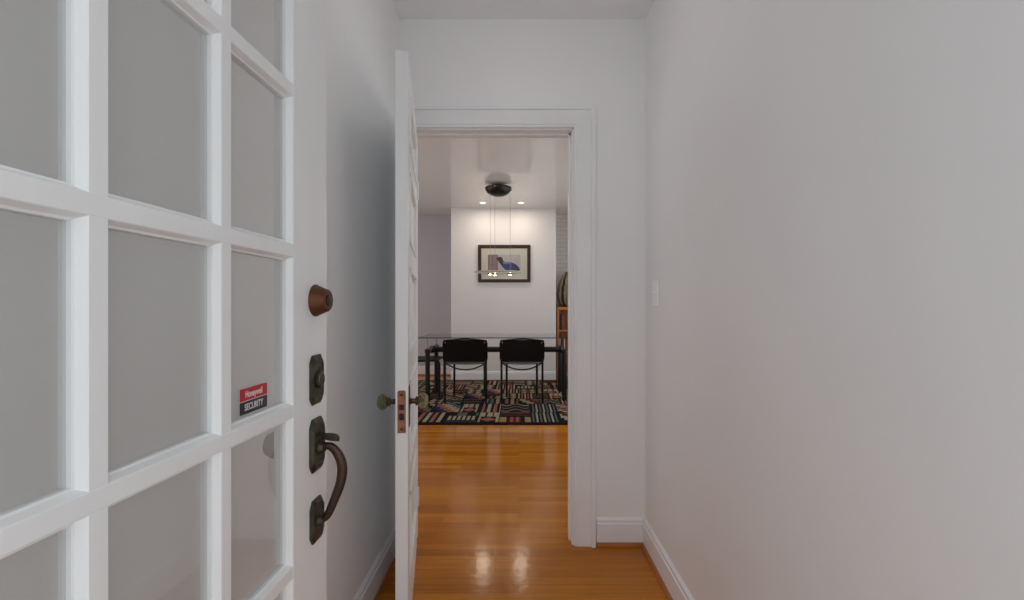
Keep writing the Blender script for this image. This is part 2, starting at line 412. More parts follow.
# hardware
def octo(hw, hh, cut_y, cut_z, d0, d1_, yc, zc, mbx, rim=.0):
    def ring(s, x):
        return [(x, yc+s*a, zc+s*b) for a, b in ((-hw+cut_y,hh), (hw-cut_y,hh), (hw*.86,hh-cut_z*.55), (hw,hh-cut_z), (hw,-hh+cut_z), (hw*.86,-hh+cut_z*.55), (hw-cut_y,-hh), (-hw+cut_y,-hh), (-hw*.86,-hh+cut_z*.55), (-hw,-hh+cut_z), (-hw,hh-cut_z), (-hw*.86,hh-cut_z*.55))]
    R = [ring(1,d0), ring(1,d0+(d1_-d0)*.45), ring(.9,d1_*.8+d0*.2), ring(.84,d1_), ring(.70,d1_), ring(.66,d1_-.0012)]
    V = [[mbx.bm.verts.new(p) for p in r] for r in R]
    n = len(V[0])
    for a, b in zip(V, V[1:]):
        for k in range(n): mbx.bm.faces.new((a[k], a[(k+1)%n], b[(k+1)%n], b[k]))
    mbx.bm.faces.new(V[0]); mbx.bm.faces.new(V[-1][::-1])
yk = L(.955)
dz = lambda py: CAM_H+(305-py)/ (469/.952)
mb = MB()
zz = dz(300.5)
mb.lathe([(.0325,FR), (.0325,FR+.003), (.030,FR+.007), (.029,FR+.010), (.0235,FR+.022), (.0225,FR+.026), (.0195,FR+.0285), (.014,FR+.028)], 40, 'x', (0,yk,zz))
dbolt = mb.build('deadbolt', 'bronze_brown', d1, True)
mb = MB(); mb.lathe([(.0115,FR+.0265), (.0115,FR+.030), (.009,FR+.0305)], 24, 'x', (0,yk,zz)); mb.box(FR+.030, FR+.0311, yk-.0012, yk+.0012, zz-.006, zz+.006)
mb.build('key_cylinder', 'bronze', dbolt, True)
zz = dz(379.5)
mb = MB(); octo(.0275, .050, .010, .014, FR, FR+.008, yk, zz, mb)
lp = mb.build('lock_plate', 'bronze', d1)
mb = MB(); mb.lathe([(.017,FR+.006), (.017,FR+.011), (.014,FR+.014), (.008,FR+.0155)], 32, 'x', (0,yk,zz)); mb.build('key_cover', 'bronze', lp, True)
mb = MB(); mb.tube([(FR+.014, yk-.012*math.cos(t), zz-.016*math.sin(t)) for t in [(-1.1+.22*i) for i in range(11)]], .002, 8); mb.build('cover_rim', 'brass', lp, True)
zz = dz(444.5)
mb = MB(); octo(.0285, .0535, .010, .016, FR, FR+.010, yk, zz, mb)
mb.lathe([(.014,FR+.006), (.013,FR+.014), (.010,FR+.020)], 24, 'x', (0,yk,zz-.006))
hp = mb.build('handle_plate', 'bronze', d1, False)
mb = MB()
th = crom([(FR+.004,yk,zz+.020), (FR+.012,yk,zz+.020), (FR+.020,yk,zz+.019)], 6)
rr = [.0035+.0015*(i/len(th)) for i in range(len(th))]
mb.tube(th, rr, 12)
mb2 = [Vector((FR+.016+.034*t, yk, zz+.0165-.006*t*t)) for t in [i/8 for i in range(9)]]
for a, b in zip(mb2, mb2[1:]): pass
rings = []
for i, p in enumerate(mb2):
    wv = .0125*math.sin(PI*(.22+.76*(i/8)**1.6)); rings.append([mb.bm.verts.new(p+Vector(q)) for q in ((0,-wv,-.001),(0,-wv*.4,.0025),(0,wv,.004),(0,wv,.001),(0,0,-.0025),(0,-wv,-.004))])
for a, b in zip(rings, rings[1:]):
    for k in range(6): mb.bm.faces.new((a[k], a[(k+1)%6], b[(k+1)%6], b[k]))
mb.bm.faces.new(rings[0][::-1]); mb.bm.faces.new(rings[-1])
mb.build('thumb_latch', 'bronze', hp, True)
zl = dz(520)
mb = MB(); octo(.0270, .0435, .010, .016, FR, FR+.009, yk, zl, mb)
mb.lathe([(.0115,FR+.006), (.0105,FR+.012), (.007,FR+.018)], 24, 'x', (0,yk,zl-.002))
mb.build('lower_handle_plate', 'bronze', d1)
zt = zz-.006
g = crom([(FR+.010,yk,zt), (FR+.030,yk,zt+.002), (FR+.045,yk,zt-.011), (FR+.055,yk,zt-.036), (FR+.053,yk,zt-.068), (FR+.040,yk,zt-.105), (FR+.024,yk,zt-.140), (FR+.008,yk,zl-.001)], 7)
n = len(g); rr = [.0055+.0026*math.sin(PI*min(1,max(0,(i/n-.05)/.85))) for i in range(n)]
mb = MB(); mb.tube(g, rr, 16, rx=1.25); mb.build('grip_handle', 'grip', d1, True)
# interior side knob and hinges
mb = MB(); mb.lathe([(.030,BK), (.030,BK-.006), (.011,BK-.009), (.011,BK-.030), (.024,BK-.036), (.028,BK-.048), (.022,BK-.060), (.008,BK-.064)][::-1], 32, 'x', (0,yk,dz(445))); mb.build('inner_knob', 'bronze', d1, True)
for hz in (.25, 1.02, 1.80):
    mb = MB(); mb.tube([(FR+.004,-.006,hz-.05), (FR+.004,-.006,hz+.05)], .0065, 12); mb.box(BK+.012, FR+.002, -.0025, .0, hz-.05, hz+.05)
    mb.build('hinge', 'bronze', d1, True)

# security sticker on a pane (its own thing)
def text_mesh(body, size, name, m, parent, loc, rot, xs=1.):
    cu = D.curves.new(name, 'FONT'); cu.body = body; cu.size = size; cu.align_x = 'CENTER'; cu.align_y = 'CENTER'; cu.extrude = .0001; cu.offset = size*.018
    tmp = D.objects.new('tmp', cu); COL.objects.link(tmp)
    dg = bpy.context.evaluated_depsgraph_get(); me = D.meshes.new_from_object(tmp.evaluated_get(dg))
    D.objects.remove(tmp); me.materials.clear(); me.materials.append(M[m])
    o = D.objects.new(name, me); COL.objects.link(o); o.parent = parent
    o.location = loc; o.rotation_euler = rot; o.scale = (xs,1,1)
    return o
# corners (238..266, 385..413): world y .728 .. .800 on the glass
pz = lambda px: .4478/((519-px)/469+.0192)
ys0, ys1 = pz(239.0), pz(266.5)
zs_mid = CAM_H-((398.5-305)*(.5*(ys0+ys1))/469)
sw = (ys1-ys0); sh = 25.0*(.5*(ys0+ys1))/469
st = thing('security_sticker', 'small red and black security sticker on a pane of the glazed front door', 'sticker')
st.location = (-.4478+.0192*(ys0+ys1)/2+.0006, (ys0+ys1)/2, zs_mid); st.rotation_euler = (0,0,-ang)
def rrect(y0,y1,z0,z1,r,corners):
    pts = []
    for (cy,cz,a0,on) in ((y1-r,z1-r,0,corners[0]),(y0+r,z1-r,PI/2,corners[1]),(y0+r,z0+r,PI,corners[2]),(y1-r,z0+r,3*PI/2,corners[3])):
        if on: pts += [(cy+r*math.cos(a0+t*PI/8), cz+r*math.sin(a0+t*PI/8)) for t in range(5)]
        else:
            pts += [(cy+(r if a0 in (0,3*PI/2) else -r), cz+(r if a0 in (0,PI/2) else -r))]
    return pts
mb = MB(); mb.prism(rrect(-sw/2,sw/2,-sh/2,sh/2,.002,(1,1,1,1)), 'x', -.0004, .0002); mb.build('backing', 'stk_white', st)
mb = MB(); mb.prism(rrect(-sw/2,sw/2,.0008,sh/2,.002,(1,1,0,0)), 'x', .0002, .0004); mb.build('red_panel', 'red', st)
mb = MB(); mb.prism(rrect(-sw/2,sw/2,-sh/2,-.0003,.002,(0,0,1,1)), 'x', .0002, .0004); mb.build('black_panel', 'stk_black', st)
R3 = (PI/2, 0, PI/2)
text_mesh('Honeywell', sh*.36, 'lettering', 'stk_white', st, (.0006,0,sh*.25), R3, sw*.68/(sh*.36*4.7))
text_mesh('SECURITY', sh*.36, 'lettering', 'stk_white', st, (.0006,0,-sh*.25), R3, sw*.74/(sh*.36*4.9))

# ------------------------------------------------------------------ inner door (door_2)
# origin at hinge end of right face; local +y towards the lock edge (towards the camera), +x towards the doorway side
Hx, Hy = -.500, 2.296
Ex, Ey = -.371, 1.567
dd = Vector((Ex-Hx, Ey-Hy)); Lw = dd.length
th2 = math.atan2(dd.y, dd.x)-PI/2
# local y axis -> dd ; local x axis -> rotate y by -90deg
d2 = thing('door_2', 'white panelled inner door standing open nearly edge on', 'door', (Hx,Hy,0), th2, kind=S)
# local y along dd points to -Y world; local x = rot(-90) of that = towards -X world, so the doorway face is at x=0 and the slab runs to x=+T
T = .041
mb = MB(); st_w, rl = .11, .10
z0, z1 = .012, 2.038
mb.box(0, T, 0, st_w, z0, z1, .0015).box(0, T, Lw-st_w, Lw, z0, z1, .0015)
pr = [(z0,.22), (.52,.62), (.92,1.02), (1.32,1.41), (1.66,1.75), (1.93,z1)]
for a, b in pr: mb.box(0, T, st_w, Lw-st_w, a, b)
mb.build('door_frame', 'door', d2)
for (a, b) in zip(pr, pr[1:]):
    p0, p1 = a[1], b[0]
    mb = MB(); mb.box(.013, T-.013, st_w-.004, Lw-st_w+.004, p0-.004, p1+.004)
    mb.box(.008, T-.008, st_w+.035, Lw-st_w-.035, p0+.03, p1-.03, .004)
    # panel moulding that stands a little proud
    for (f0, f1) in ((-.005, .012), (T-.012, T+.005)):
        for (ya, yb, za, zb) in ((st_w-.004, st_w+.012, p0-.004, p1+.004), (Lw-st_w-.012, Lw-st_w+.004, p0-.004, p1+.004), (st_w-.004, Lw-st_w+.004, p0-.004, p0+.012), (st_w-.004, Lw-st_w+.004, p1-.012, p1+.004)):
            mb.box(f0, f1, ya, yb, za, zb, .003)
    mb.build('door_panel', 'door', d2)
zk = CAM_H-96*1.63/469
yk2 = Lw-.062
# latch plate on the edge
zp = CAM_H-(411.5-305)*1.567/469
mb = MB(); mb.prism([(T/2-.0135,zp-.071), (T/2+.0135,zp-.071), (T/2+.0135,zp+.066), (T/2+.009,zp+.071), (T/2-.009,zp+.071), (T/2-.0135,zp+.066)], 'y', Lw-.001, Lw+.0016)
lt = mb.build('latch_plate', 'copper', d2)
mb = MB(); mb.box(T/2-.008, T/2+.008, Lw+.0010, Lw+.0022, zp+.006, zp+.024).box(T/2-.008, T/2+.008, Lw+.0010, Lw+.0022, zp-.028, zp-.006)
mb.lathe([(.004,Lw+.001), (.004,Lw+.0024)], 12, 'y', (T/2,0,zp-.058)); mb.lathe([(.004,Lw+.001), (.004,Lw+.0024)], 12, 'y', (T/2,0,zp+.056))
mb.build('latch_bolt', 'darkhole', lt)
for sgn, x0 in ((-1, 0.), (1, T)):
    mb = MB(); f0, f1 = (x0-.003, x0) if sgn < 0 else (x0, x0+.003)
    mb.box(f0, f1, yk2-.022, yk2+.022, zk-.085, zk+.055, .0012)
    mb.build('escutcheon', 'brass', d2)
    mb = MB(); q = lambda a: x0+sgn*a
    pr2 = [(.0095,q(.002)), (.012,q(.006)), (.0095,q(.009)), (.009,q(.020)), (.010,q(.021)), (.0165,q(.0235)), (.0165,q(.027)), (.012,q(.029))]
    mb.lathe(pr2, 24, 'x', (0,yk2,zk)); ks = mb.build('knob_stem', 'brass', d2, True)
    mb = MB(); mb.lathe([(.011,q(.028)), (.0185,q(.031)), (.0275,q(.042)), (.029,q(.047)), (.026,q(.056)), (.017,q(.064)), (.010,q(.066))], 12, 'x', (0,yk2,zk))
    kb = mb.build('knob', 'knobglass', d2); kb['label'] = 'faceted glass knob'
    mb = MB(); mb.lathe([(.008,q(.030)), (.012,q(.036)), (.006,q(.044))], 12, 'x', (0,yk2,zk)); mb.build('knob_core', 'brass', kb)
for hz in (.25, 1.75):
    mb = MB(); mb.tube([(-.004,-.006,hz-.045), (-.004,-.006,hz+.045)], .006, 12); mb.box(-.001, T-.008, -.0025, .0, hz-.045, hz+.045)
    mb.build('hinge', 'trim', d2, True)

# ------------------------------------------------------------------ light switch
zs = CAM_H+(305-293.5)*2.145/469
sw_ = thing('light_switch', 'small white toggle light switch plate on the right hall wall', 'light switch', (XR, 2.145, zs))
mb = MB(); mb.box(-.008, 0, -.036, .036, -.058, .058, .003, seg=3); mb.build('switch_plate', 'plastic', sw_)
mb = MB(); mb.box(-.0085, -.004, -.006, .006, -.013, .013, .0015); mb.prism([(-.006,-.004), (-.018,.006), (-.018,.011), (-.006,.006)], 'y', -.004, .004)
mb.build('toggle', 'plastic', sw_)

# ------------------------------------------------------------------ rug
RX0, RX1, RY0, RY1 = -1.75, 1.15, 4.65, 7.34
PAL = dict(k=(18,17,20), c=(168,154,124), p=(150,94,86), n=(40,46,72), g=(96,98,84), r=(92,36,32), y=(156,134,88), b=(84,96,106), t=(60,78,80), m=(84,60,70))
def fr(v): return v-math.floor(v)
def patch(kind, cols, u, v, w, h):
    """u,v metres in the patch"""
    c = cols
    if kind == 'v': return c[int(u/.02) % len(c)]
    if kind == 'V': return c[int(u/.035) % len(c)]
    if kind == 'h': return c[int(v/.035) % len(c)]
    if kind == 'diamond':
        if v > h*.55: return c[2] if fr(u/w*3) > .18 else c[0]
        d = abs(u-w/2)/(w*.42)+abs(v-h*.28)/(h*.2)
        return c[1] if d < 1 else (c[2] if u < .03 or u > w-.03 else c[0])
    if kind == 'zig':
        t = abs(fr(u/.12)*2-1)*.07; return c[int((v+t)/.055) % len(c)]
    if kind == 'wave':
        t = math.sin(u/w*PI*3)*.05
        for k, q in enumerate((.12,.30,.48)):
            if abs(v+t-q*h/.55) < .028: return c[1+k % (len(c)-1)]
        return c[0]
    if kind == 'comb':
        if v < h*.22: return c[1]
        if v < h*.62: return c[0] if fr(u/.05) < .45 else c[2]
        return c[int(u/.1) % 2*3 % len(c)]
    if kind == 'band':
        if v > h*.5: return (c[0], c[3], c[0], c[4 % len(c)])[int((v-h*.5)/(h*.13)) % 4]
        if u < .07 or u > w-.07: return c[1]
        if u < .10 or u > w-.10: return c[0]
        return c[2+int(u/.03) % 2]
    if kind == 'check': return c[(int(u/.06)+int(v/.06)) % len(c)]
    if kind == 'tri':
        return c[1] if fr(v/.11) > abs(fr(u/.11)*2-1) else c[0]
    if kind == 'step':
        k = int(v/.09); return c[(int((u+k*.05)/.09)) % len(c)]
kinds = [('v','kckp'), ('V','kcng'), ('h','krkg'), ('diamond','kpc'), ('zig','kckb'), ('wave','kpby'), ('comb','kncg'), ('band','kyprg'), ('check','kcgp'), ('tri','kc'), ('step','knpcb'), ('v','kbkc'), ('V','kpkc'), ('tri','ky'), ('step','kcrg'), ('h','kpnc')]
colx = []; x = RX0+.05
rowsy = [(RY0+.06, RY0+.50), (RY0+.50, RY0+.94), (RY0+.94, RY0+1.24), (RY0+1.24, RY0+1.6), (RY0+1.6, RY0+1.9), (RY0+1.9, RY0+2.25), (RY0+2.25, RY1-.05)]
rnd = random.Random(11)
cells = []
for ri, (ya, yb) in enumerate(rowsy):
    row = []
    if ri == 0: xs = [RX0+.05, -1.42, -1.08, -.76, -.43, -.205, .125, .43, .75, RX1-.05]; ks = [1, 10, 12, 6, 3, 7, 11, 14, 5]
    elif ri == 1: xs = [RX0+.05, -1.30, -.98, -.66, -.46, -.205, .13, .42, .72, RX1-.05]; ks = [5, 14, 10, 3, 12, 5, 11, 8, 2]
    else:
        xs = [RX0+.05]
        while xs[-1] < RX1-.5: xs.append(xs[-1]+rnd.uniform(.18,.30))
        xs.append(RX1-.05); ks = [rnd.randrange(len(kinds)) for _ in xs]
    for a, b, k in zip(xs, xs[1:], ks): row.append((a, b, kinds[k]))
    cells.append((ya, yb, row))
cs = .01
nx, ny = int((RX1-RX0)/cs), int((RY1-RY0)/cs)
me = D.meshes.new('area_rug')
verts = [(RX0+(RX1-RX0)*i/nx, RY0+(RY1-RY0)*j/ny, .012) for j in range(ny+1) for i in range(nx+1)]
nb = len(verts)
verts += [(RX0,RY0,.0005), (RX1,RY0,.0005), (RX1,RY1,.0005), (RX0,RY1,.0005)]
faces = [(j*(nx+1)+i, j*(nx+1)+i+1, (j+1)*(nx+1)+i+1, (j+1)*(nx+1)+i) for j in range(ny) for i in range(nx)]
nt_ = len(faces)
c00, c10, c11, c01 = 0, nx, ny*(nx+1)+nx, ny*(nx+1)
faces += [tuple([nb, nb+1]+list(range(c10, c00-1, -1))), tuple([nb+1, nb+2]+[j*(nx+1)+nx for j in range(ny, -1, -1)]),
          tuple([nb+2, nb+3]+[c01+i for i in range(0, nx+1)]), tuple([nb+3, nb]+[j*(nx+1) for j in range(0, ny+1)]), (nb, nb+3, nb+2, nb+1)]
me.from_pydata(verts, [], faces)
ca = me.color_attributes.new('weave', 'FLOAT_COLOR', 'CORNER')
data = []
lin = {k: (*s2l(v), 1.) for k, v in PAL.items()}
for f in range(nt_):
    i, j = f % nx, f//nx; X = RX0+(i+.5)*cs; Y = RY0+(j+.5)*cs; c = 'k'
    for ya, yb, row in cells:
        if ya+.008 <= Y < yb-.008:
            for a, b, (kd, co) in row:
                if a+.008 <= X < b-.008: c = patch(kd, co, X-a, Y-ya, b-a, yb-ya) or 'k'
    kk = .62+.5*rnd.random(); data += [lin[c][0]*kk, lin[c][1]*kk, lin[c][2]*kk, 1.]*4
total = len(me.loops)
data += list(lin['k'])*(total-nt_*4)
ca.data.foreach_set('color', data)
rm = mat('patchwork_wool_rug', (60,60,60), .9, spec=.1)
an = rm.node_tree.nodes.new('ShaderNodeVertexColor'); an.layer_name = 'weave'
rm.node_tree.links.new(an.outputs[0], rm.node_tree.nodes['Principled BSDF'].inputs['Base Color'])
me.materials.append(rm)
rug = D.objects.new('area_rug', me); COL.objects.link(rug)
tag(rug, 'black rug with patchwork of multicoloured stripes, diamonds and zigzags under the table', 'rug')
RZ = .012

# ------------------------------------------------------------------ glass table
TL, TR_, TY0, TY1, TH = -1.13, .56, 5.80, 6.42, .795
tb = thing('dining_table', 'long glass topped dining table on charcoal tube frame', 'table', ((TL+TR_)/2, (TY0+TY1)/2, RZ))
ox, oy = (TL+TR_)/2, (TY0+TY1)/2
hx, hy = (TR_-TL)/2, (TY1-TY0)/2
gt = TH-RZ
mb = MB(); mb.box(-hx-.10, hx+.10, -hy-.10, hy+.12, gt-.012, gt, .002); o = mb.build('glass_top', ['tglass','edge_glass'], tb)
for p in o.data.polygons:
    if abs(p.normal.z) < .9 and p.normal.y < .5: p.material_index = 1
for sx in (-1, 1):
    for sy in (-1, 1):
        mb = MB(); mb.tube([(sx*hx, sy*hy, 0), (sx*hx, sy*hy, .600)], .029, 20)
        mb.lathe([(.036,.585), (.038,.60), (.036,.625), (.020,.637)], 20, 'z', (sx*hx, sy*hy, 0))
        lg = mb.build('leg', 'table_tube', tb, True)
        mb = MB(); mb.tube([(sx*hx, sy*hy, .635), (sx*hx, sy*hy, gt-.012)], .007, 12); mb.lathe([(.018,gt-.02), (.022,gt-.012)], 16, 'z', (sx*hx, sy*hy, 0)); mb.build('glass_support', 'steel', lg, True)
for sx in (-1, 1):
    mb = MB(); mb.tube([(sx*hx, -hy, .612), (sx*hx, hy, .612)], .026, 16); mb.build('end_beam', 'table_tube', tb, True)
mb = MB(); mb.tube([(-hx+.01, 0, .600), (hx-.01, 0, .600)], .036, 20); mb.lathe([(.045,-hx-.03), (.045,-hx+.04)], 20, 'x', (0,0,.600)); mb.lathe([(.045,hx-.04), (.045,hx+.03)], 20, 'x', (0,0,.600)); mb.build('long_beam', 'table_tube', tb, True)

# ------------------------------------------------------------------ chairs
def make_chair(label):
    """faces +y, origin on the floor under the back posts' centre line"""
    t = thing('dining_chair', label, 'chair')
    bw, fw, dp = .245, .195, .45
    sh_ = .478
    r = .0135
    for s_ in (-1, 1):
        mb = MB(); mb.tube([(s_*bw, 0, 0), (s_*bw, 0, .45), (s_*bw, -.01, .60), (s_*bw, -.03, .755)], r, 12)
        mb.lathe([(.016,.0), (.016,.006), (.012,.014)], 12, 'z', (s_*bw,0,0)); mb.build('leg', 'black_tube', t, True)
        pts = crom([(s_*fw, dp, 0), (s_*fw, dp, .30), (s_*fw, dp, sh_-.05), (s_*fw, dp-.02, sh_-.01), (s_*fw, dp-.07, sh_), (s_*(bw-.01), .12, sh_-.005), (s_*bw, .0, sh_-.01)], 6)
        mb = MB(); mb.tube(pts, .0145, 12); mb.lathe([(.019,.0), (.019,.006), (.014,.014)], 12, 'z', (s_*fw,dp,0)); mb.build('leg', 'black_tube', t, True)
    # sling seat
    mb = MB(); U, V = 12, 10; g0 = []
    for j in range(V+1):
        y = .03+(dp-.05)*j/V; hw = bw-.005+(fw-bw)*(j/V); row = []
        for i in range(U+1):
            a = -1+2*i/U; row.append((hw*a, y, sh_+.004-.014*(1-a*a)))
        g0.append(row)
    for (dz_, flip) in ((.006,0), (-.006,1)):
        vs = [[mb.bm.verts.new((p[0],p[1],p[2]+dz_)) for p in row] for row in g0]
        for j in range(V):
            for i in range(U): mb.bm.faces.new((vs[j][i], vs[j][i+1], vs[j+1][i+1], vs[j+1][i]))
        if not flip: top = vs
    bot = vs
    def rim(a, b):
        for k in range(len(a)-1): mb.bm.faces.new((a[k], a[k+1], b[k+1], b[k]))
    rim(top[0], bot[0]); rim(top[-1], bot[-1]); rim([r_[0] for r_ in top], [r_[0] for r_ in bot]); rim([r_[-1] for r_ in top], [r_[-1] for r_ in bot])
    mb.build('seat', 'leather', t, True)
    # back
    mb = MB(); U = 14; zz0, zz1 = .500, .762; outer = []; inner = []
    for i in range(U+1):
        a = -1+2*i/U
        yy = .030*(1-a*a)
        outer.append((a*(bw+.022), yy-.018)); inner.append((a*(bw+.022), yy-.002))
    def lean(z): return -.035*(z-.5)/.27
    nz = 6; VO = []; VI = []
    for j in range(nz+1):
        z = zz0+(zz1-zz0)*j/nz
        ins = .012*(1-min(1, j/1.0)) + .010*(max(0, j-(nz-1)))
        VO.append([mb.bm.verts.new((x*(1-ins/bw), y+lean(z), z)) for x, y in outer]); VI.append([mb.bm.verts.new((x*(1-ins/bw), y+lean(z), z)) for x, y in inner])
    for G in (VO, VI):
        for j in range(nz):
            for i in range(U): mb.bm.faces.new((G[j][i], G[j][i+1], G[j+1][i+1], G[j+1][i]))
    rim(VO[0], VI[0]); rim(VO[-1], VI[-1]); rim([r_[0] for r_ in VO], [r_[0] for r_ in VI]); rim([r_[-1] for r_ in VO], [r_[-1] for r_ in VI])
    mb.build('backrest', 'leather', t, True)
    mb = MB(); mb.tube(crom([(-bw, -.036, .757), (-bw*.5, -.020, .768), (0, -.012, .772), (bw*.5, -.020, .768), (bw, -.036, .757)], 6), .008, 10); mb.build('top_rail', 'black_tube', t, True)
    for s_ in (-1, 1):
        mb = MB(); mb.lathe([(.007,-.066), (.007,-.061), (.004,-.058)], 10, 'y', (s_*(bw-.012), 0, .735)); mb.build('highlight_stud', 'steel', t, True)  # bright steel studs added in place of highlights at the back's top corners
    # sagging cross bar under the back and straight bar above it
    mb = MB(); mb.tube(crom([(-bw, 0, .500), (-bw*.8, -.0, .458), (-bw*.4, -.0, .418), (0, -.0, .406), (bw*.4, -.0, .418), (bw*.8, 0, .458), (bw, 0, .500)], 6), .0085, 10); mb.build('stretcher', 'black_tube', t, True)
    mb = MB(); mb.tube(crom([(-bw, 0, .495), (-bw*.5, .002, .480), (0, .004, .474), (bw*.5, .002, .480), (bw, 0, .495)], 6), .006, 10); mb.build('seat_bar', 'steel', t, True)
    return t
ch = make_chair('black leather dining chair with tubular legs, left of the pair backing onto the doorway')
ch.location = (-.639, 5.60, RZ)
ch['group'] = 'black dining chairs at the glass table'
c2 = copy_tree(ch); c2.location = (.036, 5.60, RZ); c2['label'] = 'black leather dining chair with tubular legs, right of the pair backing onto the doorway'
c3 = copy_tree(ch); c3.location = (-1.455, 6.11, RZ); c3.rotation_euler = (0,0,-PI/2); c3['label'] = 'black dining chair at the left end of the table, half hidden by the inner door'

# ------------------------------------------------------------------ pendant
PX, PY = -.262, 5.95
pd = thing('pendant_lamp', 'pendant lamp with glass disc hung on cables from dark dome canopy', 'lamp', (PX,PY,DC))
mb = MB(); mb.lathe([(.03,0.0), (.03,-.030), (.10,-.032), (.158,-.034), (.168,-.038), (.168,-.058), (.160,-.078), (.138,-.108), (.10,-.132), (.055,-.146), (.012,-.150)], 40, 'z'); mb.build('canopy', 'canopy', pd, True)
for a in range(3):
    an_ = a*2*PI/3+.3; mb = MB(); mb.lathe([(.008,-.050), (.010,-.058), (.008,-.066)], 10, 'z', (.172*math.cos(an_),.174*math.sin(an_),0))
    mb.build('canopy_screw', 'steel', pd)
dz_ = 1.600-DC
cab = [(-.098, -.06), (-.050, .12), (.150, .02)]
for cx, cy in cab:
    mb = MB(); mb.tube([(cx,cy,-.10), (cx,cy,dz_+.01)], .0022, 6); mb.build('cable', 'steel', pd)
mb = MB(); mb.lathe([(.02,dz_-.010), (.20,dz_-.008), (.305,dz_-.001), (.312,dz_+.005), (.305,dz_+.011), (.20,dz_+.009), (.02,dz_+.009)], 56, 'z'); mb.build('glass_disc', 'pglass', pd, True)
for cx, cy in cab:
    mb = MB(); mb.lathe([(.030,dz_-.009), (.030,dz_-.018), (.024,dz_-.024)], 20, 'z', (cx,cy,0)); lh = mb.build('lamp_holder', 'canopy', pd, True)
    mb = MB(); mb.lathe([(.018,dz_-.022), (.018,dz_-.027), (.008,dz_-.030)], 16, 'z', (cx,cy,0)); mb.build('bulb', 'bulb', lh, True)

# ------------------------------------------------------------------ downlights
def spot(loc, energy, size, blend, rad, color, aim=None, name='spot'):
    l = D.lights.new(name, 'SPOT'); l.energy = energy; l.spot_size = size; l.spot_blend = blend; l.shadow_soft_size = rad; l.color = color
    o = D.objects.new(name, l); COL.objects.link(o); o.location = loc
    if aim: o.rotation_euler = (Vector(aim)-Vector(loc)).to_track_quat('-Z','Y').to_euler()
    return o
WARM = (1., .87, .74)
def downlight(x, y, label, en):
    t = thing('recessed_downlight', label, 'ceiling light', (x,y,DC), group='recessed downlights in front of the print')
    mb = MB(); prof = [(.058,0), (.058,-.004), (.052,-.007), (.040,-.006), (.038,-.002), (.038,0)]
    mb.lathe(prof, 32, 'z'); mb.build('trim_ring', 'plastic', t, True)
    mb = MB(); mb.lathe([(.036,-.002), (.036,-.0065), (.030,-.012), (.015,-.015)], 24, 'z'); mb.build('lens', 'lamp', t, True)
    l = D.lights.new('downlight_beam', 'AREA'); l.shape = 'DISK'; l.size = .06; l.energy = en; l.color = WARM
    o = D.objects.new('downlight_beam', l); COL.objects.link(o); o.location = (x,y,DC-.018)
downlight(-.537, 6.98, 'lit recessed ceiling downlight left of the pendant canopy', 3.6)
downlight(.030, 6.98, 'lit recessed ceiling downlight right of the pendant canopy', 3.6)

# ------------------------------------------------------------------ framed print
fx0, fx1 = (478-519)*7.35/469, (530.5-519)*7.35/469
fz0, fz1 = CAM_H+(305-282.3)*7.35/469, CAM_H+(305-244.8)*7.35/469
pt = thing('framed_print', 'dark wood framed print of a blue and plum bird shape on the far wall', 'picture', ((fx0+fx1)/2, YW, (fz0+fz1)/2))
W2, H2 = (fx1-fx0)/2, (fz1-fz0)/2; fwid = .05
mb = MB()
def miter(mb, W, H, w, prof):
    cor = [(-1,-1), (1,-1), (1,1), (-1,1)]
    R = [[mb.bm.verts.new((sx*(W-o), -d, sz*(H-o))) for o, d in prof] for sx, sz in cor]
    n = len(prof)
    for i in range(4):
        a, b = R[i], R[(i+1)%4]
        for k in range(n): mb.bm.faces.new((a[k], a[(k+1)%n], b[(k+1)%n], b[k]))
miter(mb, W2, H2, fwid, [(0,.002), (0,.024), (.006,.030), (fwid-.008,.026), (fwid,.018), (fwid,.002)])
mb.build('picture_frame', 'frame_wood', pt)
mb = MB(); mb.box(-W2+fwid-.004, W2-fwid+.004, -.012, -.004, -H2+fwid-.004, H2-fwid+.004)
bd = mb.build('mat_board', 'mat_board', pt)
S_ = 7.35/469
def pp(px, py): return ((px-519)*S_-(fx0+fx1)/2, CAM_H+(305-py)*S_-(fz0+fz1)/2)
def poly(pts, y, m, name):
    mb = MB(); mb.prism([pp(*p) for p in pts], 'y', -y-.0006, -.011); return mb.build(name, m, pt)
poly([(488,254.5),(520.5,254.5),(520.5,271.5),(488,271.5)], .0122, 'print_ground', 'print_background')
poly([(488,254.5),(498,254.5),(498,271.5),(488,271.5)], .0132, 'print_mauve', 'print_block')
poly([(497,257.5),(498.5,257),(501,256.8),(502.3,258),(503,260.5),(505,262),(509,262),(513,262.8),(516.5,264.8),(519,267.5),(520,269.8),(519,271),(513,271.2),(506.5,271),(503,267.5),(500,263.5),(497,259.3),(495.8,258.5)], .0142, 'print_blue', 'print_figure')
poly([(497,257.5),(498.5,257),(501,256.8),(502.3,258),(503,260.5),(503.8,262.5),(502,264.5),(501.5,265.3),(500,263.5),(497,259.3),(495.8,258.5)], .0150, 'print_dark', 'print_figure_head')
poly([(513,262.8),(516.5,264.8),(519,267.5),(520,269.8),(519,271),(515,270),(517,268),(515,265.5)], .0150, 'print_dark', 'print_figure_tail')
poly([(502.5,261.2),(505,262),(509,262.2),(511,263.5),(507,264.2),(503,263.8)], .0152, 'print_lblue', 'print_figure_wing')
mb = MB(); mb.box(-W2+fwid-.004, W2-fwid+.004, -.0185, -.017, -H2+fwid-.004, H2-fwid+.004); mb.build('glazing', 'wglass', pt)

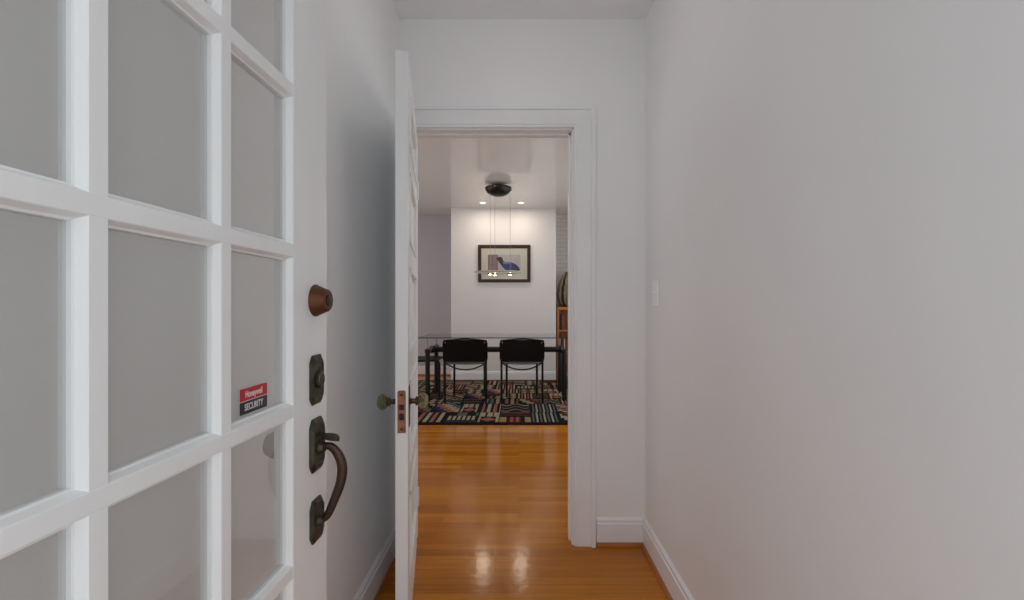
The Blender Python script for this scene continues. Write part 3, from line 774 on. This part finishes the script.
# ------------------------------------------------------------------ bookcase in the right alcove
kx0, kx1, ky0, ky1, kh = .602, 1.25, 7.42, 7.86, 1.158
bk = thing('bookcase', 'orange oak open bookcase in the right alcove beside the print wall', 'bookcase', ((kx0+kx1)/2, (ky0+ky1)/2, 0))
a, b = (kx1-kx0)/2, (ky1-ky0)/2
MB().box(-a, -a+.035, -b, b, 0, kh-.045, .003).build('side_panel', 'cabinet', bk)
MB().box(a-.035, a, -b, b, 0, kh-.045, .003).build('side_panel', 'cabinet', bk)
MB().box(-a-.006, a+.006, -b-.012, b, kh-.045, kh, .004).build('top', 'cabinet', bk)
MB().box(-a+.035, a-.035, b-.012, b, 0, kh-.045).build('back_panel', 'cabinet', bk)
for z in (.06, .42, .78): MB().box(-a+.035, a-.035, -b+.004, b-.012, z-.01, z+.014, .002).build('shelf', 'cabinet', bk)
mb = MB(); mb.lathe([(.085,0), (.145,.03), (.186,.12), (.196,.22), (.178,.34), (.14,.44), (.10,.51), (.07,.555), (.062,.57), (.05,.565)], 40, 'z')
vs = tag(mb.build('striped_vase', 'vase', smooth=True), 'tall rounded vase with olive, cream and dark red markings on the orange bookcase', 'vase')
vs.location = (.81, 7.62, kh)
def book(m, x, z, w, h, label, g):
    t = thing('book', label, 'book', (x, 7.56, z), group=g)
    mb = MB(); mb.box(-w/2, w/2, -.10, -.098, 0, h, .0006).box(-w/2, -w/2+.002, -.10, .08, 0, h).box(w/2-.002, w/2, -.10, .08, 0, h); mb.build('cover', m, t)
    mb = MB(); mb.box(-w/2+.002, w/2-.002, -.097, .074, .003, h-.003); mb.build('pages', 'mat_board', t)
book('maroon', .665, .794, .036, .26, 'tall maroon book at the left end of the upper bookcase shelf', 'books on the bookcase')
book('greybook', .700, .794, .028, .22, 'shorter grey book beside the maroon one on the upper bookcase shelf', 'books on the bookcase')
book('maroon', .665, .434, .040, .24, 'maroon book at the left end of the lower bookcase shelf', 'books on the bookcase')

# ------------------------------------------------------------------ light
wd = D.worlds.new('overcast_sky'); SC.world = wd; wd.use_nodes = True
bg = wd.node_tree.nodes['Background']; bg.inputs[0].default_value = (.94,.97,1.0,1); bg.inputs[1].default_value = 1.7
def portal(name, loc, rot, sx, sy):
    l = D.lights.new(name, 'AREA'); l.shape = 'RECTANGLE'; l.size = sx; l.size_y = sy; l.cycles.is_portal = True
    o = D.objects.new(name, l); COL.objects.link(o); o.location = loc; o.rotation_euler = rot
portal('doorway_portal', (0, YF0-.03, 1.03), (PI/2,0,0), .96, 2.06)
portal('window_portal', (DX0-.13, (WY0+WY1)/2, (WZ0+WZ1)/2), (0,-PI/2,0), WZ1-WZ0, WY1-WY0)
portal('window_portal', (DX1+.13, (WY0+WY1)/2, (WZ0+WZ1)/2), (0,PI/2,0), WZ1-WZ0, WY1-WY0)
# added lamp, out of view overhead, to brighten the hall
hl = thing('added_ceiling_lamp', 'unseen round ceiling lamp added to brighten the hall', 'ceiling light', (.02, 1.55, HC))
mb = MB(); mb.lathe([(.15,0), (.15,-.018), (.14,-.024)], 40, 'z'); mb.build('added_lamp_base', 'plastic', hl, True)
M['globe'] = mat('added_lamp_glass', (240,238,232), .4, emit=(1,.98,.95), estr=5.5)
mb = MB(); mb.lathe([(.135,-.024), (.130,-.05), (.105,-.075), (.06,-.09), (.015,-.095)], 40, 'z'); mb.build('added_lamp_shade', 'globe', hl, True)

# ------------------------------------------------------------------ camera
cd = D.cameras.new('camera'); cam = D.objects.new('camera', cd); COL.objects.link(cam)
cam.location = (0,0,CAM_H); cam.rotation_euler = (PI/2,0,0)
cd.sensor_width = 36; cd.lens = 469/1024*36; cd.shift_x = -7/1024; cd.shift_y = 5/1024; cd.clip_start = .02
SC.camera = cam
SC.view_settings.view_transform = 'Standard'; SC.view_settings.look = 'None'
SC.view_settings.gamma = 1; SC.view_settings.use_curve_mapping = False
SC.view_settings.exposure = -.1
SC.cycles.use_denoising = True
SC.cycles.max_bounces = 12; SC.cycles.diffuse_bounces = 10; SC.cycles.transparent_max_bounces = 16
SC.cycles.caustics_reflective = False; SC.cycles.caustics_refractive = False
